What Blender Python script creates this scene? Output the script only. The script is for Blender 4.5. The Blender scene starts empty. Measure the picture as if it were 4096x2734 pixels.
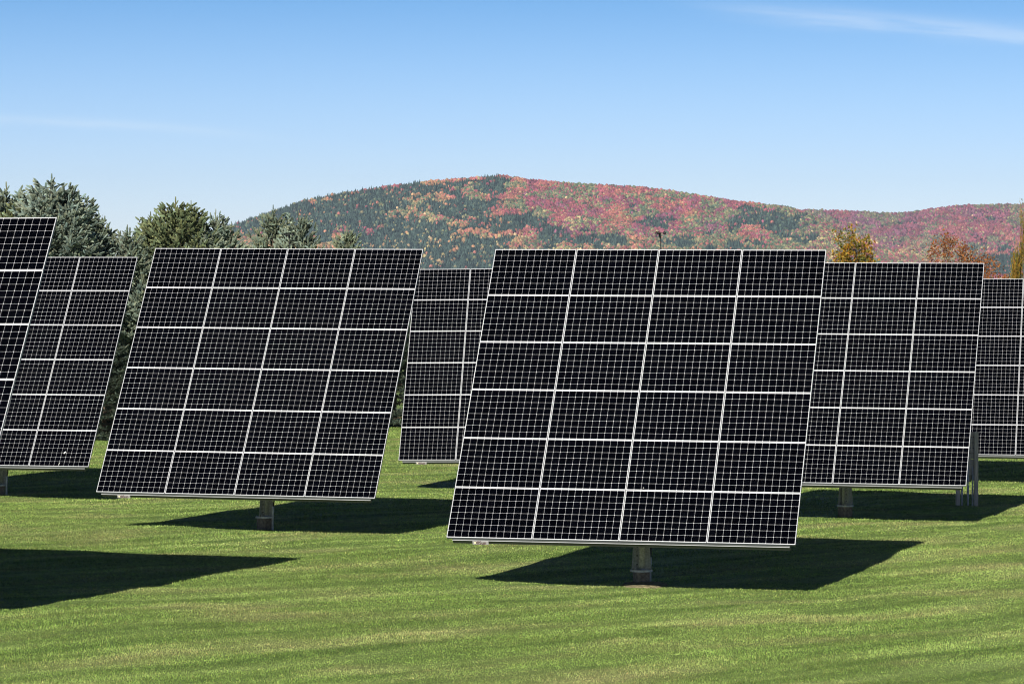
import bpy, bmesh, math, random
import numpy as np
from mathutils import Vector, Matrix, noise as mnoise

C = bpy.context.scene.collection
PI = math.pi
K = 1.7437 / 13814.05            # radians per unit of the working grid used for far bearings
HY = 703.0                       # horizon on that grid

# ------------------------------------------------------------------ camera
CAM = Vector((0, 0, 4.9376))
pitch, roll = -0.010180, 0.002636
F = Vector((0, math.cos(pitch), math.sin(pitch)))
R0 = Vector((1, 0, 0)); U0 = R0.cross(F)
Rc = R0 * math.cos(roll) + U0 * math.sin(roll)
Uc = -R0 * math.sin(roll) + U0 * math.cos(roll)
cd = bpy.data.cameras.new('camera')
cam = bpy.data.objects.new('camera', cd); C.objects.link(cam)
M = Matrix((Rc, Uc, -F)).transposed().to_4x4(); M.translation = CAM
cam.matrix_world = M
cd.sensor_fit = 'HORIZONTAL'; cd.sensor_width = 36; cd.lens = 121.41
cd.clip_start = 0.5; cd.clip_end = 60000
bpy.context.scene.camera = cam

# ------------------------------------------------------------------ sky and sun
SAZ, SEL = 3.4227, 0.4871
SKY_STRENGTH, SUN_STRENGTH, EXPOSURE = 0.055, 5.0, 0.30
w = bpy.data.worlds.new('World'); bpy.context.scene.world = w; w.use_nodes = True
nt = w.node_tree; nt.nodes.clear()
def N(nt, t, **kw):
    n = nt.nodes.new(t)
    for k_, v in kw.items(): setattr(n, k_, v)
    return n
def mth(nt, op, a, b=None, c=None, clamp=False):
    n = nt.nodes.new('ShaderNodeMath'); n.operation = op; n.use_clamp = clamp
    for i, v in enumerate((a, b, c)):
        if v is None: continue
        if isinstance(v, (int, float)): n.inputs[i].default_value = v
        else: nt.links.new(v, n.inputs[i])
    return n.outputs[0]
out = N(nt, 'ShaderNodeOutputWorld'); bg = N(nt, 'ShaderNodeBackground')
sky = N(nt, 'ShaderNodeTexSky'); sky.sky_type = 'NISHITA'; sky.sun_disc = False
sky.sun_elevation = SEL; sky.sun_rotation = SAZ; sky.altitude = 300
sky.air_density = 1.0; sky.dust_density = 0.6; sky.ozone_density = 2.0
# thin cirrus streaks high in the sky (functions of the sky direction only)
tc = N(nt, 'ShaderNodeTexCoord'); sx = N(nt, 'ShaderNodeSeparateXYZ'); nt.links.new(tc.outputs['Generated'], sx.inputs[0])
azx = mth(nt, 'DIVIDE', sx.outputs[0], mth(nt, 'MAXIMUM', sx.outputs[1], 0.05))
elz = mth(nt, 'DIVIDE', sx.outputs[2], mth(nt, 'MAXIMUM', sx.outputs[1], 0.05))
def wisp(x0, z0, slope, curv, width, xa, xb, amt, seed):
    cv = N(nt, 'ShaderNodeCombineXYZ')
    nt.links.new(mth(nt, 'MULTIPLY', azx, 14.0), cv.inputs[0]); nt.links.new(mth(nt, 'MULTIPLY', mth(nt, 'ADD', elz, mth(nt, 'MULTIPLY', azx, .085)), 130.0), cv.inputs[1]); cv.inputs[2].default_value = seed
    no = N(nt, 'ShaderNodeTexNoise'); no.inputs['Scale'].default_value = 2.2; no.inputs['Detail'].default_value = 9; no.inputs['Roughness'].default_value = .62; nt.links.new(cv.outputs[0], no.inputs['Vector'])
    dx = mth(nt, 'SUBTRACT', azx, x0)
    cen = mth(nt, 'ADD', mth(nt, 'MULTIPLY', dx, slope), z0)
    cen = mth(nt, 'ADD', cen, mth(nt, 'MULTIPLY', mth(nt, 'MULTIPLY', dx, dx), curv))
    d = mth(nt, 'DIVIDE', mth(nt, 'SUBTRACT', mth(nt, 'ADD', elz, mth(nt, 'MULTIPLY', mth(nt, 'SUBTRACT', no.outputs[0], 0.5), width * 1.2)), cen), width)
    g = mth(nt, 'POWER', 2.71828, mth(nt, 'MULTIPLY', mth(nt, 'MULTIPLY', d, d), -1.0))
    a = N(nt, 'ShaderNodeMapRange'); a.interpolation_type = 'SMOOTHSTEP'
    a.inputs['From Min'].default_value = xa; a.inputs['From Max'].default_value = xb; nt.links.new(azx, a.inputs['Value'])
    v = mth(nt, 'MULTIPLY', g, a.outputs[0])
    return mth(nt, 'MULTIPLY', mth(nt, 'MULTIPLY', v, mth(nt, 'MAXIMUM', mth(nt, 'SUBTRACT', mth(nt, 'MULTIPLY', no.outputs[0], 2.6), 0.5), 0.1)), amt)
w1 = wisp(0.12, 0.0815, -0.085, 0.0, 0.0028, 0.038, 0.10, 0.28, 1.0)
w2 = wisp(-0.10, 0.0515, -0.07, -0.5, 0.0014, -0.05, -0.12, 0.20, 5.0)
cl = mth(nt, 'ADD', w1, w2, clamp=True)
mx = N(nt, 'ShaderNodeMix'); mx.data_type = 'RGBA'; nt.links.new(cl, mx.inputs['Factor'])
mx.inputs['B'].default_value = (15, 16, 17, 1)
tint = N(nt, 'ShaderNodeValToRGB'); nt.links.new(mth(nt, 'MULTIPLY', sx.outputs[2], 2.5), tint.inputs[0])
te = tint.color_ramp.elements
while len(te) < 6: te.new(.5)
for e_, (p_, c_) in zip(te, [(0, (.49, .53, .70)), (.06, (.405, .45, .64)), (.12, (.290, .36, .555)), (.22, (.136, .238, .408)), (.45, (.055, .085, .15)), (1, (.040, .055, .085))]):
    e_.position = p_; e_.color = (*c_, 1)
tm = N(nt, 'ShaderNodeVectorMath'); tm.operation = 'MULTIPLY'; nt.links.new(sky.outputs[0], tm.inputs[0]); nt.links.new(tint.outputs[0], tm.inputs[1])
t4 = N(nt, 'ShaderNodeVectorMath'); t4.operation = 'SCALE'; t4.inputs['Scale'].default_value = 4.0; nt.links.new(tm.outputs[0], t4.inputs[0])
nt.links.new(t4.outputs[0], mx.inputs['A'])
nt.links.new(mx.outputs['Result'], bg.inputs['Color']); bg.inputs['Strength'].default_value = SKY_STRENGTH
nt.links.new(bg.outputs[0], out.inputs[0])
sdir = Vector((math.sin(SAZ) * math.cos(SEL), math.cos(SAZ) * math.cos(SEL), math.sin(SEL)))
sd = bpy.data.lights.new('sun', 'SUN'); sd.energy = SUN_STRENGTH; sd.angle = math.radians(0.5); sd.color = (1.0, 0.95, 0.87)
so = bpy.data.objects.new('sun', sd); C.objects.link(so); so.rotation_euler = sdir.to_track_quat('Z', 'Y').to_euler()
so.location = (0, 0, 60)
vs = bpy.context.scene.view_settings
vs.view_transform = 'Standard'; vs.look = 'None'; vs.exposure = EXPOSURE; vs.gamma = 1

# ------------------------------------------------------------------ helpers
def mat(name, col=(.5, .5, .5), rough=.6, metal=0., spec=.5, nscale=0, namt=0., bump=0., bscale=60):
    m = bpy.data.materials.new(name); m.use_nodes = True; t = m.node_tree
    b = t.nodes['Principled BSDF']; b.inputs['Base Color'].default_value = (*col, 1)
    b.inputs['Roughness'].default_value = rough; b.inputs['Metallic'].default_value = metal
    b.inputs['Specular IOR Level'].default_value = spec
    if nscale:
        c = N(t, 'ShaderNodeTexCoord'); no = N(t, 'ShaderNodeTexNoise'); no.inputs['Scale'].default_value = nscale; no.inputs['Detail'].default_value = 8
        t.links.new(c.outputs['Object'], no.inputs['Vector'])
        cr = N(t, 'ShaderNodeValToRGB'); cr.color_ramp.elements[0].position = .3; cr.color_ramp.elements[1].position = .7
        cr.color_ramp.elements[0].color = (*[x * (1 - namt) for x in col], 1); cr.color_ramp.elements[1].color = (*[min(1, x * (1 + namt)) for x in col], 1)
        t.links.new(no.outputs[0], cr.inputs[0]); t.links.new(cr.outputs[0], b.inputs['Base Color'])
    if bump:
        c = N(t, 'ShaderNodeTexCoord'); no = N(t, 'ShaderNodeTexNoise'); no.inputs['Scale'].default_value = bscale; no.inputs['Detail'].default_value = 6
        t.links.new(c.outputs['Object'], no.inputs['Vector']); bp = N(t, 'ShaderNodeBump'); bp.inputs['Strength'].default_value = bump; bp.inputs['Distance'].default_value = .02
        t.links.new(no.outputs[0], bp.inputs['Height']); t.links.new(bp.outputs[0], b.inputs['Normal'])
    return m
def np_mesh(name, verts, faces, k, colors=None, smooth=False):
    """faces: (n,k) int array"""
    me = bpy.data.meshes.new(name); verts = np.asarray(verts, dtype=np.float32); faces = np.asarray(faces, dtype=np.int32)
    me.vertices.add(len(verts)); me.vertices.foreach_set('co', verts.ravel())
    me.loops.add(faces.size); me.loops.foreach_set('vertex_index', faces.ravel())
    me.polygons.add(len(faces)); me.polygons.foreach_set('loop_start', np.arange(0, faces.size, k, dtype=np.int32))
    me.polygons.foreach_set('use_smooth', np.full(len(faces), smooth))
    if colors is not None:
        a = me.attributes.new('Col', 'FLOAT_COLOR', 'POINT')
        c = np.ones((len(verts), 4), dtype=np.float32); c[:, :3] = colors; a.data.foreach_set('color', c.ravel())
    me.update(calc_edges=True); me.validate()
    return me
def link(name, me, m=None, parent=None, mw=None):
    o = bpy.data.objects.new(name, me); C.objects.link(o)
    if m is not None and me is not None and len(me.materials) == 0:
        for q in (m if isinstance(m, (list, tuple)) else [m]): me.materials.append(q)
    if parent is not None: o.parent = parent
    if mw is not None: o.matrix_local = mw
    return o
def tag(o, label=None, cat=None, group=None, kind=None):
    for a, v in (('label', label), ('category', cat), ('group', group), ('kind', kind)):
        if v: o[a] = v
    return o
class MB:
    def __init__(s): s.bm = bmesh.new()
    def box(s, c, size, M=None, mi=0, bev=0):
        g = bmesh.ops.create_cube(s.bm, size=1.0); T = Matrix.Translation(c) @ Matrix.Diagonal((*size, 1))
        if M is not None: T = M @ T
        bmesh.ops.transform(s.bm, matrix=T, verts=g['verts'])
        fs = set(f for v in g['verts'] for f in v.link_faces)
        for f in fs: f.material_index = mi
        if bev:
            es = list(set(e for v in g['verts'] for e in v.link_edges)); bmesh.ops.bevel(s.bm, geom=es, offset=bev, segments=1, affect='EDGES')
        return s
    def tube(s, pts, rad, n=12, cap=True):
        pts = [Vector(p) for p in pts]; rads = rad if isinstance(rad, (list, tuple)) else [rad] * len(pts); rings = []
        for i, p in enumerate(pts):
            d = (pts[min(i + 1, len(pts) - 1)] - pts[max(i - 1, 0)]).normalized()
            a = d.cross(Vector((0, 1, 0)) if abs(d.y) < .9 else Vector((1, 0, 0))).normalized(); b = d.cross(a)
            rings.append([s.bm.verts.new(p + (a * math.cos(2 * PI * j / n) + b * math.sin(2 * PI * j / n)) * rads[i]) for j in range(n)])
        for A, B in zip(rings, rings[1:]):
            for j in range(n): s.bm.faces.new((A[j], A[(j + 1) % n], B[(j + 1) % n], B[j])).smooth = n > 8
        if cap: s.bm.faces.new(rings[0][::-1]); s.bm.faces.new(rings[-1])
        return s
    def prism(s, poly, h0, h1, M=None):
        """poly in xz-plane, thickness along y"""
        a = [s.bm.verts.new((x, h0, z)) for x, z in poly]; b = [s.bm.verts.new((x, h1, z)) for x, z in poly]
        n = len(poly); s.bm.faces.new(a); s.bm.faces.new(b[::-1])
        for i in range(n): s.bm.faces.new((a[i], b[i], b[(i + 1) % n], a[(i + 1) % n]))
        if M is not None: bmesh.ops.transform(s.bm, matrix=M, verts=a + b)
        return s
    def mesh(s, name):
        bmesh.ops.recalc_face_normals(s.bm, faces=s.bm.faces)
        me = bpy.data.meshes.new(name); s.bm.to_mesh(me); s.bm.free(); return me
# vectorised value noise
_rs = np.random.RandomState(7); _P = _rs.rand(512, 512).astype(np.float32)
def vnoise(x, y, seed=0):
    x = np.asarray(x, float) + seed * 37.3; y = np.asarray(y, float) + seed * 91.7
    xi = np.floor(x).astype(int); yi = np.floor(y).astype(int); fx = x - xi; fy = y - yi
    fx = fx * fx * (3 - 2 * fx); fy = fy * fy * (3 - 2 * fy)
    g = lambda a, b: _P[a & 511, b & 511]
    return (g(xi, yi) * (1 - fx) + g(xi + 1, yi) * fx) * (1 - fy) + (g(xi, yi + 1) * (1 - fx) + g(xi + 1, yi + 1) * fx) * fy
def fbm(x, y, o=4, seed=0):
    s = 0; a = .5; t = 0
    for i in range(o): s = s + a * vnoise(x * 2 ** i, y * 2 ** i, seed + i * 3); t += a; a *= .5
    return s / t

# ------------------------------------------------------------------ trackers' measured places: x, y, z, d_azimuth, d_elevation, d_roll
AZ0, EL0, HM, DN = 3.3615, 0.6021, 3.3263, 0.2733
TR = [
 (2.366, 62.867, -.069, .007, .010, -.004, 15),
 (-5.396, 75.433, .090, .036, -.020, -.006, 40),
 (-13.058, 88.062, .095, .012, -.001, -.001, 8),
 (-10.754, 54.765, .286, .013, .024, .005, 25),
 (.236, 95.717, -.078, -.102, -.001, .011, 10),
 (8.030, 83.089, -.054, .018, .001, -.005, 30),
 (13.75, 104.22, -.264, -.011, 0, .001, 0),
 (19.40, 124.4, -.30, -.005, 0, 0, 20),
]
RISE = {0: .05, 1: .02, 5: .035}      # posts a little taller where the ground dips
TR = [(t[0], t[1], t[2] - RISE.get(i, 0)) + tuple(t[3:]) for i, t in enumerate(TR)]
def ground_smooth(x, y):
    x = np.asarray(x, float); y = np.asarray(y, float)
    xc = np.clip(x, -60, 60); z = -.01462 * xc - .00026 * (np.clip(y, 0, 300) - 75)
    for t in TR:
        r = t[2] - (-.01462 * t[0] - .00026 * (t[1] - 75))
        z = z + r * np.exp(-((x - t[0]) ** 2 + (y - t[1]) ** 2) / (2 * 5.0 ** 2))
    return z
CS, SN = math.cos(math.radians(48)), math.sin(math.radians(48))
def ground(x, y):
    a = x * CS + y * SN; b = -x * SN + y * CS          # along and across the mowing lines
    near = np.clip(1 - (np.hypot(x, y - 90) - 80) / 60, 0, 1)
    z = ground_smooth(x, y) + near * (.030 * (fbm(a / 2.2, b / .9, 3, 1) - .5) + .115 * (fbm(x / 3.2, y / 3.2, 3, 5) - .5))
    return z
def gz(x, y): return float(ground(np.array([x]), np.array([y]))[0])

# ------------------------------------------------------------------ materials
def grass_material(name, blades):
    m = bpy.data.materials.new(name); m.use_nodes = True; t = m.node_tree; b = t.nodes['Principled BSDF']
    geo = N(t, 'ShaderNodeNewGeometry')
    mp = N(t, 'ShaderNodeMapping'); mp.vector_type = 'POINT'; mp.inputs['Rotation'].default_value = (0, 0, -math.radians(48)); mp.inputs['Scale'].default_value = (1, 1, 0)
    t.links.new(geo.outputs['Position'], mp.inputs[0])
    def noise(scale, detail, vec, sc=(1, 1, 1), loc=(0, 0, 0)):
        q = N(t, 'ShaderNodeMapping'); q.inputs['Scale'].default_value = sc; q.inputs['Location'].default_value = loc; t.links.new(vec, q.inputs[0])
        n = N(t, 'ShaderNodeTexNoise'); n.inputs['Scale'].default_value = scale; n.inputs['Detail'].default_value = detail; t.links.new(q.outputs[0], n.inputs['Vector']); return n.outputs[0]
    streak = noise(1, 5, mp.outputs[0], (.13, 1.5, 1))
    dry = noise(1, 6, mp.outputs[0], (.22, .55, 1), (7, 3, 0))
    fine = noise(14, 3, geo.outputs['Position'])
    def ramp(v, stops):
        r = N(t, 'ShaderNodeValToRGB'); t.links.new(v, r.inputs[0]); e = r.color_ramp.elements
        while len(e) < len(stops): e.new(.5)
        for q, (p, c) in zip(e, stops): q.position = p; q.color = (*c, 1)
        return r.outputs[0]
    base = ramp(streak, [(.34, (.135, .212, .046)), (.49, (.190, .276, .065)), (.64, (.262, .352, .098))])
    dryc = ramp(dry, [(.50, (0, 0, 0)), (.72, (1, 1, 1))])
    def mix(f, A, B, mode='MIX'):
        x = N(t, 'ShaderNodeMix'); x.data_type = 'RGBA'; x.blend_type = mode
        for nm, v in (('Factor', f), ('A', A), ('B', B)):
            if isinstance(v, (int, float)): x.inputs[nm].default_value = v
            elif isinstance(v, tuple): x.inputs[nm].default_value = (*v, 1)
            else: t.links.new(v, x.inputs[nm])
        return x.outputs['Result']
    f = mth(t, 'MULTIPLY', dryc, .55); col = mix(f, base, (.40, .36, .17))
    col = mix(.8, col, ramp(fine, [(.25, (.62, .62, .62)), (.75, (1.3, 1.3, 1.3))]), 'MULTIPLY')
    if blades:
        at = N(t, 'ShaderNodeAttribute'); at.attribute_name = 'Col'
        col = mix(1., col, at.outputs['Color'], 'MULTIPLY')
    t.links.new(col, b.inputs['Base Color']); b.inputs['Roughness'].default_value = .55; b.inputs['Specular IOR Level'].default_value = .25
    if not blades:
        bp = N(t, 'ShaderNodeBump'); bp.inputs['Strength'].default_value = .8; bp.inputs['Distance'].default_value = .05
        t.links.new(noise(25, 4, geo.outputs['Position']), bp.inputs['Height']); t.links.new(bp.outputs[0], b.inputs['Normal'])
    else:
        tr = N(t, 'ShaderNodeBsdfTranslucent'); t.links.new(col, tr.inputs[0]); ms = N(t, 'ShaderNodeMixShader'); ms.inputs[0].default_value = .3
        t.links.new(b.outputs[0], ms.inputs[1]); t.links.new(tr.outputs[0], ms.inputs[2]); t.links.new(ms.outputs[0], t.nodes['Material Output'].inputs[0])
    return m
def attr_mat(name, rough=.9, spec=.1, transl=0., nscale=0):
    m = mat(name, rough=rough, spec=spec); t = m.node_tree; b = t.nodes['Principled BSDF']
    at = N(t, 'ShaderNodeAttribute'); at.attribute_name = 'Col'; t.links.new(at.outputs['Color'], b.inputs['Base Color'])
    if transl:
        tr = N(t, 'ShaderNodeBsdfTranslucent'); t.links.new(at.outputs['Color'], tr.inputs[0]); ms = N(t, 'ShaderNodeMixShader'); ms.inputs[0].default_value = transl
        t.links.new(b.outputs[0], ms.inputs[1]); t.links.new(tr.outputs[0], ms.inputs[2]); t.links.new(ms.outputs[0], t.nodes['Material Output'].inputs[0])
    return m
CELL, GAP, CRAD = .1281, .0021, .0125
def laminate_material():
    m = bpy.data.materials.new('solar_cells'); m.use_nodes = True; t = m.node_tree; b = t.nodes['Principled BSDF']
    c = N(t, 'ShaderNodeTexCoord'); s = N(t, 'ShaderNodeSeparateXYZ'); t.links.new(c.outputs['Object'], s.inputs[0])
    hh = (CELL - GAP) / 2 - CRAD
    def q(v):
        fr = mth(t, 'FRACT', mth(t, 'ADD', mth(t, 'DIVIDE', v, CELL), 100.0))
        d = mth(t, 'MULTIPLY', mth(t, 'ABSOLUTE', mth(t, 'SUBTRACT', fr, .5)), CELL)
        return mth(t, 'MAXIMUM', mth(t, 'SUBTRACT', d, hh), 0.0)
    qx, qy = q(s.outputs[0]), q(s.outputs[1])
    l = mth(t, 'SQRT', mth(t, 'ADD', mth(t, 'MULTIPLY', qx, qx), mth(t, 'MULTIPLY', qy, qy)))
    cell = mth(t, 'LESS_THAN', l, CRAD)
    inx = mth(t, 'LESS_THAN', mth(t, 'ABSOLUTE', s.outputs[0]), CELL * 6); iny = mth(t, 'LESS_THAN', mth(t, 'ABSOLUTE', s.outputs[1]), CELL * 4)
    cell = mth(t, 'MULTIPLY', cell, mth(t, 'MULTIPLY', inx, iny))
    # each cell a very slightly different near-black
    wn = N(t, 'ShaderNodeTexWhiteNoise'); oi = N(t, 'ShaderNodeObjectInfo'); cv = N(t, 'ShaderNodeCombineXYZ')
    t.links.new(mth(t, 'FLOOR', mth(t, 'DIVIDE', s.outputs[0], CELL)), cv.inputs[0]); t.links.new(mth(t, 'FLOOR', mth(t, 'DIVIDE', s.outputs[1], CELL)), cv.inputs[1]); t.links.new(oi.outputs['Random'], cv.inputs[2])
    t.links.new(cv.outputs[0], wn.inputs['Vector'])
    cm = N(t, 'ShaderNodeMix'); cm.data_type = 'RGBA'; t.links.new(wn.outputs['Value'], cm.inputs['Factor'])
    cm.inputs['A'].default_value = (.0004, .0005, .0012, 1); cm.inputs['B'].default_value = (.0011, .0013, .0026, 1)
    x = N(t, 'ShaderNodeMix'); x.data_type = 'RGBA'; t.links.new(cell, x.inputs['Factor']); x.inputs['A'].default_value = (.66, .66, .69, 1); t.links.new(cm.outputs['Result'], x.inputs['B'])
    t.links.new(x.outputs['Result'], b.inputs['Base Color']); b.inputs['Roughness'].default_value = .10; b.inputs['Specular IOR Level'].default_value = .06
    return m
M_LAM = laminate_material()
M_FRAME = mat('white_anodised_aluminium', (.55, .56, .58), .38, 0., .5); M_SIDE = mat('shade_dark_frame_side', (.13, .145, .17), .5, 0., .3)  # frame sides get a darker colour than the front: shade painted in
M_GALV = mat('galvanised_steel', (.24, .25, .25), .6, .1, .5, 22, .35, .15); M_MAST = mat('mottled_galvanised_pipe', (.42, .42, .38), .6, .1, .5, 30, .35, .15); M_FLG = mat('blue_grey_steel', (.42, .44, .48), .55, .1, .5, 25, .3, .15)
M_RAIL = mat('shade_dark_galvanised_rail', (.075, .082, .075), .7, 0, .3, 6, .15)  # rail colour darkened to paint in the shade on its underside
M_PILE = mat('rusty_steel_pile', (.17, .145, .125), .85, 0, .3, 16, .45, .4, 90)
M_BLACK = mat('black_plastic', (.012, .012, .013), .45)
M_CABLE = mat('black_rubber_conduit', (.02, .02, .022), .6)
M_PVC = mat('grey_pvc_conduit', (.42, .46, .52), .5, 0, .4, 12, .2)
M_WOOD = None

# ------------------------------------------------------------------ lawn
def axis(lo, hi, step, far, n):
    a = np.arange(lo, hi + 1e-6, step)
    up = hi + (far - hi) * (np.linspace(0, 1, n)[1:] ** 3.2); dn = lo - (far + lo) * (np.linspace(0, 1, n)[1:] ** 3.2) if lo < 0 else lo - (lo + 650) * (np.linspace(0, 1, n)[1:] ** 3.2)
    return np.concatenate([dn[::-1], a, up])
gx = axis(-34, 34, .22, 5900, 40); gy = axis(38, 160, .22, 12500, 40)
X, Y = np.meshgrid(gx, gy); Z = ground(X, Y)
nx, ny = len(gx), len(gy); idx = np.arange(nx * ny).reshape(ny, nx)
fc = np.stack([idx[:-1, :-1], idx[:-1, 1:], idx[1:, 1:], idx[1:, :-1]], -1).reshape(-1, 4)
lawn = link('lawn', np_mesh('lawn', np.stack([X, Y, Z], -1).reshape(-1, 3), fc, 4, smooth=True), grass_material('lawn_ground', False))
tag(lawn, 'mown green lawn under the solar trackers', None, None, 'structure')

rs = np.random.RandomState(3)
def blades():
    nb = 1350000
    y = np.exp(rs.uniform(math.log(42.5), math.log(158), nb)); x = rs.uniform(-1, 1, nb) * (.185 * y + 1.0)
    # keep clear of the pile of the nearest tracker: bare soil there
    d = np.hypot((x - TR[0][0] - .05) / .38, (y - TR[0][1] + .1) / .55); keep = (d > .72 + .4 * vnoise(x * 6, y * 6, 9))
    x, y = x[keep], y[keep]; n = len(x)
    a = x * CS + y * SN; b = -x * SN + y * CS
    tall = np.clip(.5 + 2.2 * (.55 * fbm(a / 2.5, b / .7, 3, 11) + .45 * fbm(x / .9, y / .9, 3, 17) - .5), 0, 1.2)
    h = (.014 + .021 * tall) * rs.uniform(.6, 1.35, n) * (1 + .25 * (y / 50 - 1)); wd = .0066 * (y / 50) * rs.uniform(.7, 1.5, n)
    th = rs.uniform(0, 2 * PI, n); lean = rs.uniform(0, .7, n) * h; la = rs.uniform(0, 2 * PI, n)
    z = ground(x, y) - .004
    v = np.zeros((n, 3, 3), np.float32)
    v[:, 0] = np.stack([x - np.cos(th) * wd, y - np.sin(th) * wd, z], -1); v[:, 1] = np.stack([x + np.cos(th) * wd, y + np.sin(th) * wd, z], -1)
    v[:, 2] = np.stack([x + np.cos(la) * lean, y + np.sin(la) * lean, z + h], -1)
    c = np.ones((n, 3, 3), np.float32); br = rs.uniform(.55, 1.65, n)
    dryb = rs.rand(n) < .10
    pt_ = .86 + .40 * np.clip(.5 + 2.4 * (fbm(a / 3.2, b / .55, 4, 23) - .5), 0, 1) ; clump = .75 + .5 * vnoise(x * 9 * 50 / y, y * 4, 29); c *= (br * pt_ * clump)[:, None, None]; c[dryb] *= np.array([1.6, 1.2, 1.5])
    return np_mesh('grass', v.reshape(-1, 3), np.arange(n * 3).reshape(-1, 3), 3, c.reshape(-1, 3))
gr = link('grass', blades(), grass_material('grass_blades', True))
tag(gr, 'short mown grass with faint diagonal mowing lines', 'grass', None, 'stuff')
# bare soil round the nearest pile
def soil():
    n = 46; vs_ = [(TR[0][0], TR[0][1], gz(TR[0][0], TR[0][1]) + .05)]; fs = []
    for r_ in range(1, 9):
        for j in range(n):
            a = 2 * PI * j / n; q = r_ / 8 * (1 + .22 * (mnoise.noise(Vector((math.cos(a) * 2, math.sin(a) * 2, 3.1)))))
            x = TR[0][0] + .05 + math.cos(a) * q * .46; y = TR[0][1] - .1 + math.sin(a) * q * .58
            vs_.append((x, y, gz(x, y) + .055 * (1 - (r_ / 8) ** 2) + .012 * mnoise.noise(Vector((x * 9, y * 9, 0))) - (.01 if r_ == 8 else -.006)))
    for j in range(n): fs.append((0, 1 + j, 1 + (j + 1) % n))
    for r_ in range(7):
        for j in range(n):
            a, b = 1 + r_ * n + j, 1 + r_ * n + (j + 1) % n; fs.append((a, a + n, b + n, b))
    me = bpy.data.meshes.new('soil'); me.from_pydata(vs_, [], fs); return me
tag(link('soil', soil(), mat('bare_soil', (.26, .225, .13), .95, 0, .1, 20, .5, .8, 45)), 'bare brown soil round the foot of the nearest post', None, None, 'structure')

# ------------------------------------------------------------------ solar trackers
CW, RH, MW, MH = 1.571, 1.058, 1.559, 1.054
def module_meshes():
    a = MB(); a.box((0, 0, -.004), (MW - .020, MH - .020, .005)); lam = a.mesh('solar_module'); lam.materials.append(M_LAM)
    b = MB(); fw, d = .010, .046
    b.box((0, MH / 2 - fw / 2, -d / 2), (MW, fw, d)); b.box((0, -MH / 2 + fw / 2, -d / 2), (MW, fw, d))
    b.box((MW / 2 - fw / 2, 0, -d / 2), (fw, MH - 2 * fw, d)); b.box((-MW / 2 + fw / 2, 0, -d / 2), (fw, MH - 2 * fw, d))
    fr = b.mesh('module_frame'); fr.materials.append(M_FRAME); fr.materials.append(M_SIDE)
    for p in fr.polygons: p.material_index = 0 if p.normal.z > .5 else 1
    return lam, fr
LAM, FRM = module_meshes()
HX = 2 * CW - .006; HYY = 3 * RH - .002
def rail_mesh(w_, d=.115, h=.055):
    return MB().box((0, 0, 0), (w_, h, d), bev=.003).mesh('rail')
RAIL = rail_mesh(2 * HX - .20); RAIL.materials.append(M_RAIL)
def lip_mesh():
    return MB().box((0, 0, 0), (2 * HX - .205, .007, .006)).mesh('rail_lip')
LIP = lip_mesh(); LIP.materials.append(M_FRAME)
def back_mesh():
    b = MB()
    for x in (-2.5, -CW, 0, CW, 2.5): b.box((x, 0, -.206), (.06, 2 * HYY - .12, .08))  # spars behind the column gaps are added, unseen, to block sun slits
    for y in (-1.25, 1.25): b.box((0, y, -.275), (5.4, .07, .055))
    me = b.mesh('support_frame'); me.materials.append(M_GALV); return me
BACK = back_mesh()
def fixed_mesh():
    r = MB(); r.tube([(0, 0, .30), (0, 0, HM - .30)], .084, 20); mast = r.mesh('mast'); mast.materials.append(M_MAST)
    r = MB(); r.tube([(0, 0, HM - .34), (0, 0, HM - .30)], .17, 20); r.tube([(0, 0, HM - .30), (0, 0, HM - .10)], .12, 20); r.box((0, 0, HM - .03), (.26, .20, .16), bev=.01)
    head = r.mesh('yaw_drive'); head.materials.append(M_GALV)
    f = MB(); f.tube([(0, 0, .245), (0, 0, .282)], .205, 8); fl = f.mesh('flange'); fl.materials.append(M_FLG)
    p = MB(); p.box((0, 0, .0), (.245, .245, .50), bev=.004); pi = p.mesh('pile'); pi.materials.append(M_PILE)
    g = MB()
    g.prism([(.072, .283), (.205, .283), (.205, .33), (.168, .72), (.145, .745), (.072, .745)], -.006, .006)
    g.prism([(.006, .283), (.062, .283), (.062, .745), (.006, .745)], -.005, .005, Matrix.Translation((.100, 0, 0)) @ Matrix.Rotation(PI / 2, 4, 'Z'))
    g.box((.15, .03, .306), (.034, .034, .044))
    gu = g.mesh('gusset'); gu.materials.append(M_GALV)
    bo = MB(); bo.tube([(.105, .036, 0), (.120, .036, 0)], .014, 6)
    bt = bo.mesh('bolt'); bt.materials.append(M_BLACK)
    return mast, head, fl, pi, gu, bt
MAST, HEAD, FL, PILE, GUS, BOLT = fixed_mesh()
def anem():
    a = MB(); a.tube([(.035, 0, -.75), (0, 0, .25)], .0075, 8); a.tube([(0, 0, .235), (-.003, 0, .285), (-.005, 0, .325)], [.010, .026, .024], 12); a.tube([(-.005, 0, .325), (-.006, 0, .345)], [.024, .010], 12)
    pole = a.mesh('anemometer'); pole.materials.append(M_BLACK)
    b = MB(); b.tube([(.01, 0, .335), (.075, 0, .335)], .004, 6)
    for k in range(5):
        pass
    bm = b.bm; g = bmesh.ops.create_uvsphere(bm, u_segments=12, v_segments=8, radius=.030)
    bmesh.ops.transform(bm, matrix=Matrix.Translation((.085, 0, .335)) @ Matrix.Diagonal((1, .8, 1, 1)), verts=g['verts'])
    bmesh.ops.delete(bm, geom=[v for v in g['verts'] if v.co.y > .012], context='VERTS')
    cup = b.mesh('cup'); cup.materials.append(M_BLACK)
    return pole, cup
ANE, CUP = anem()
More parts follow.
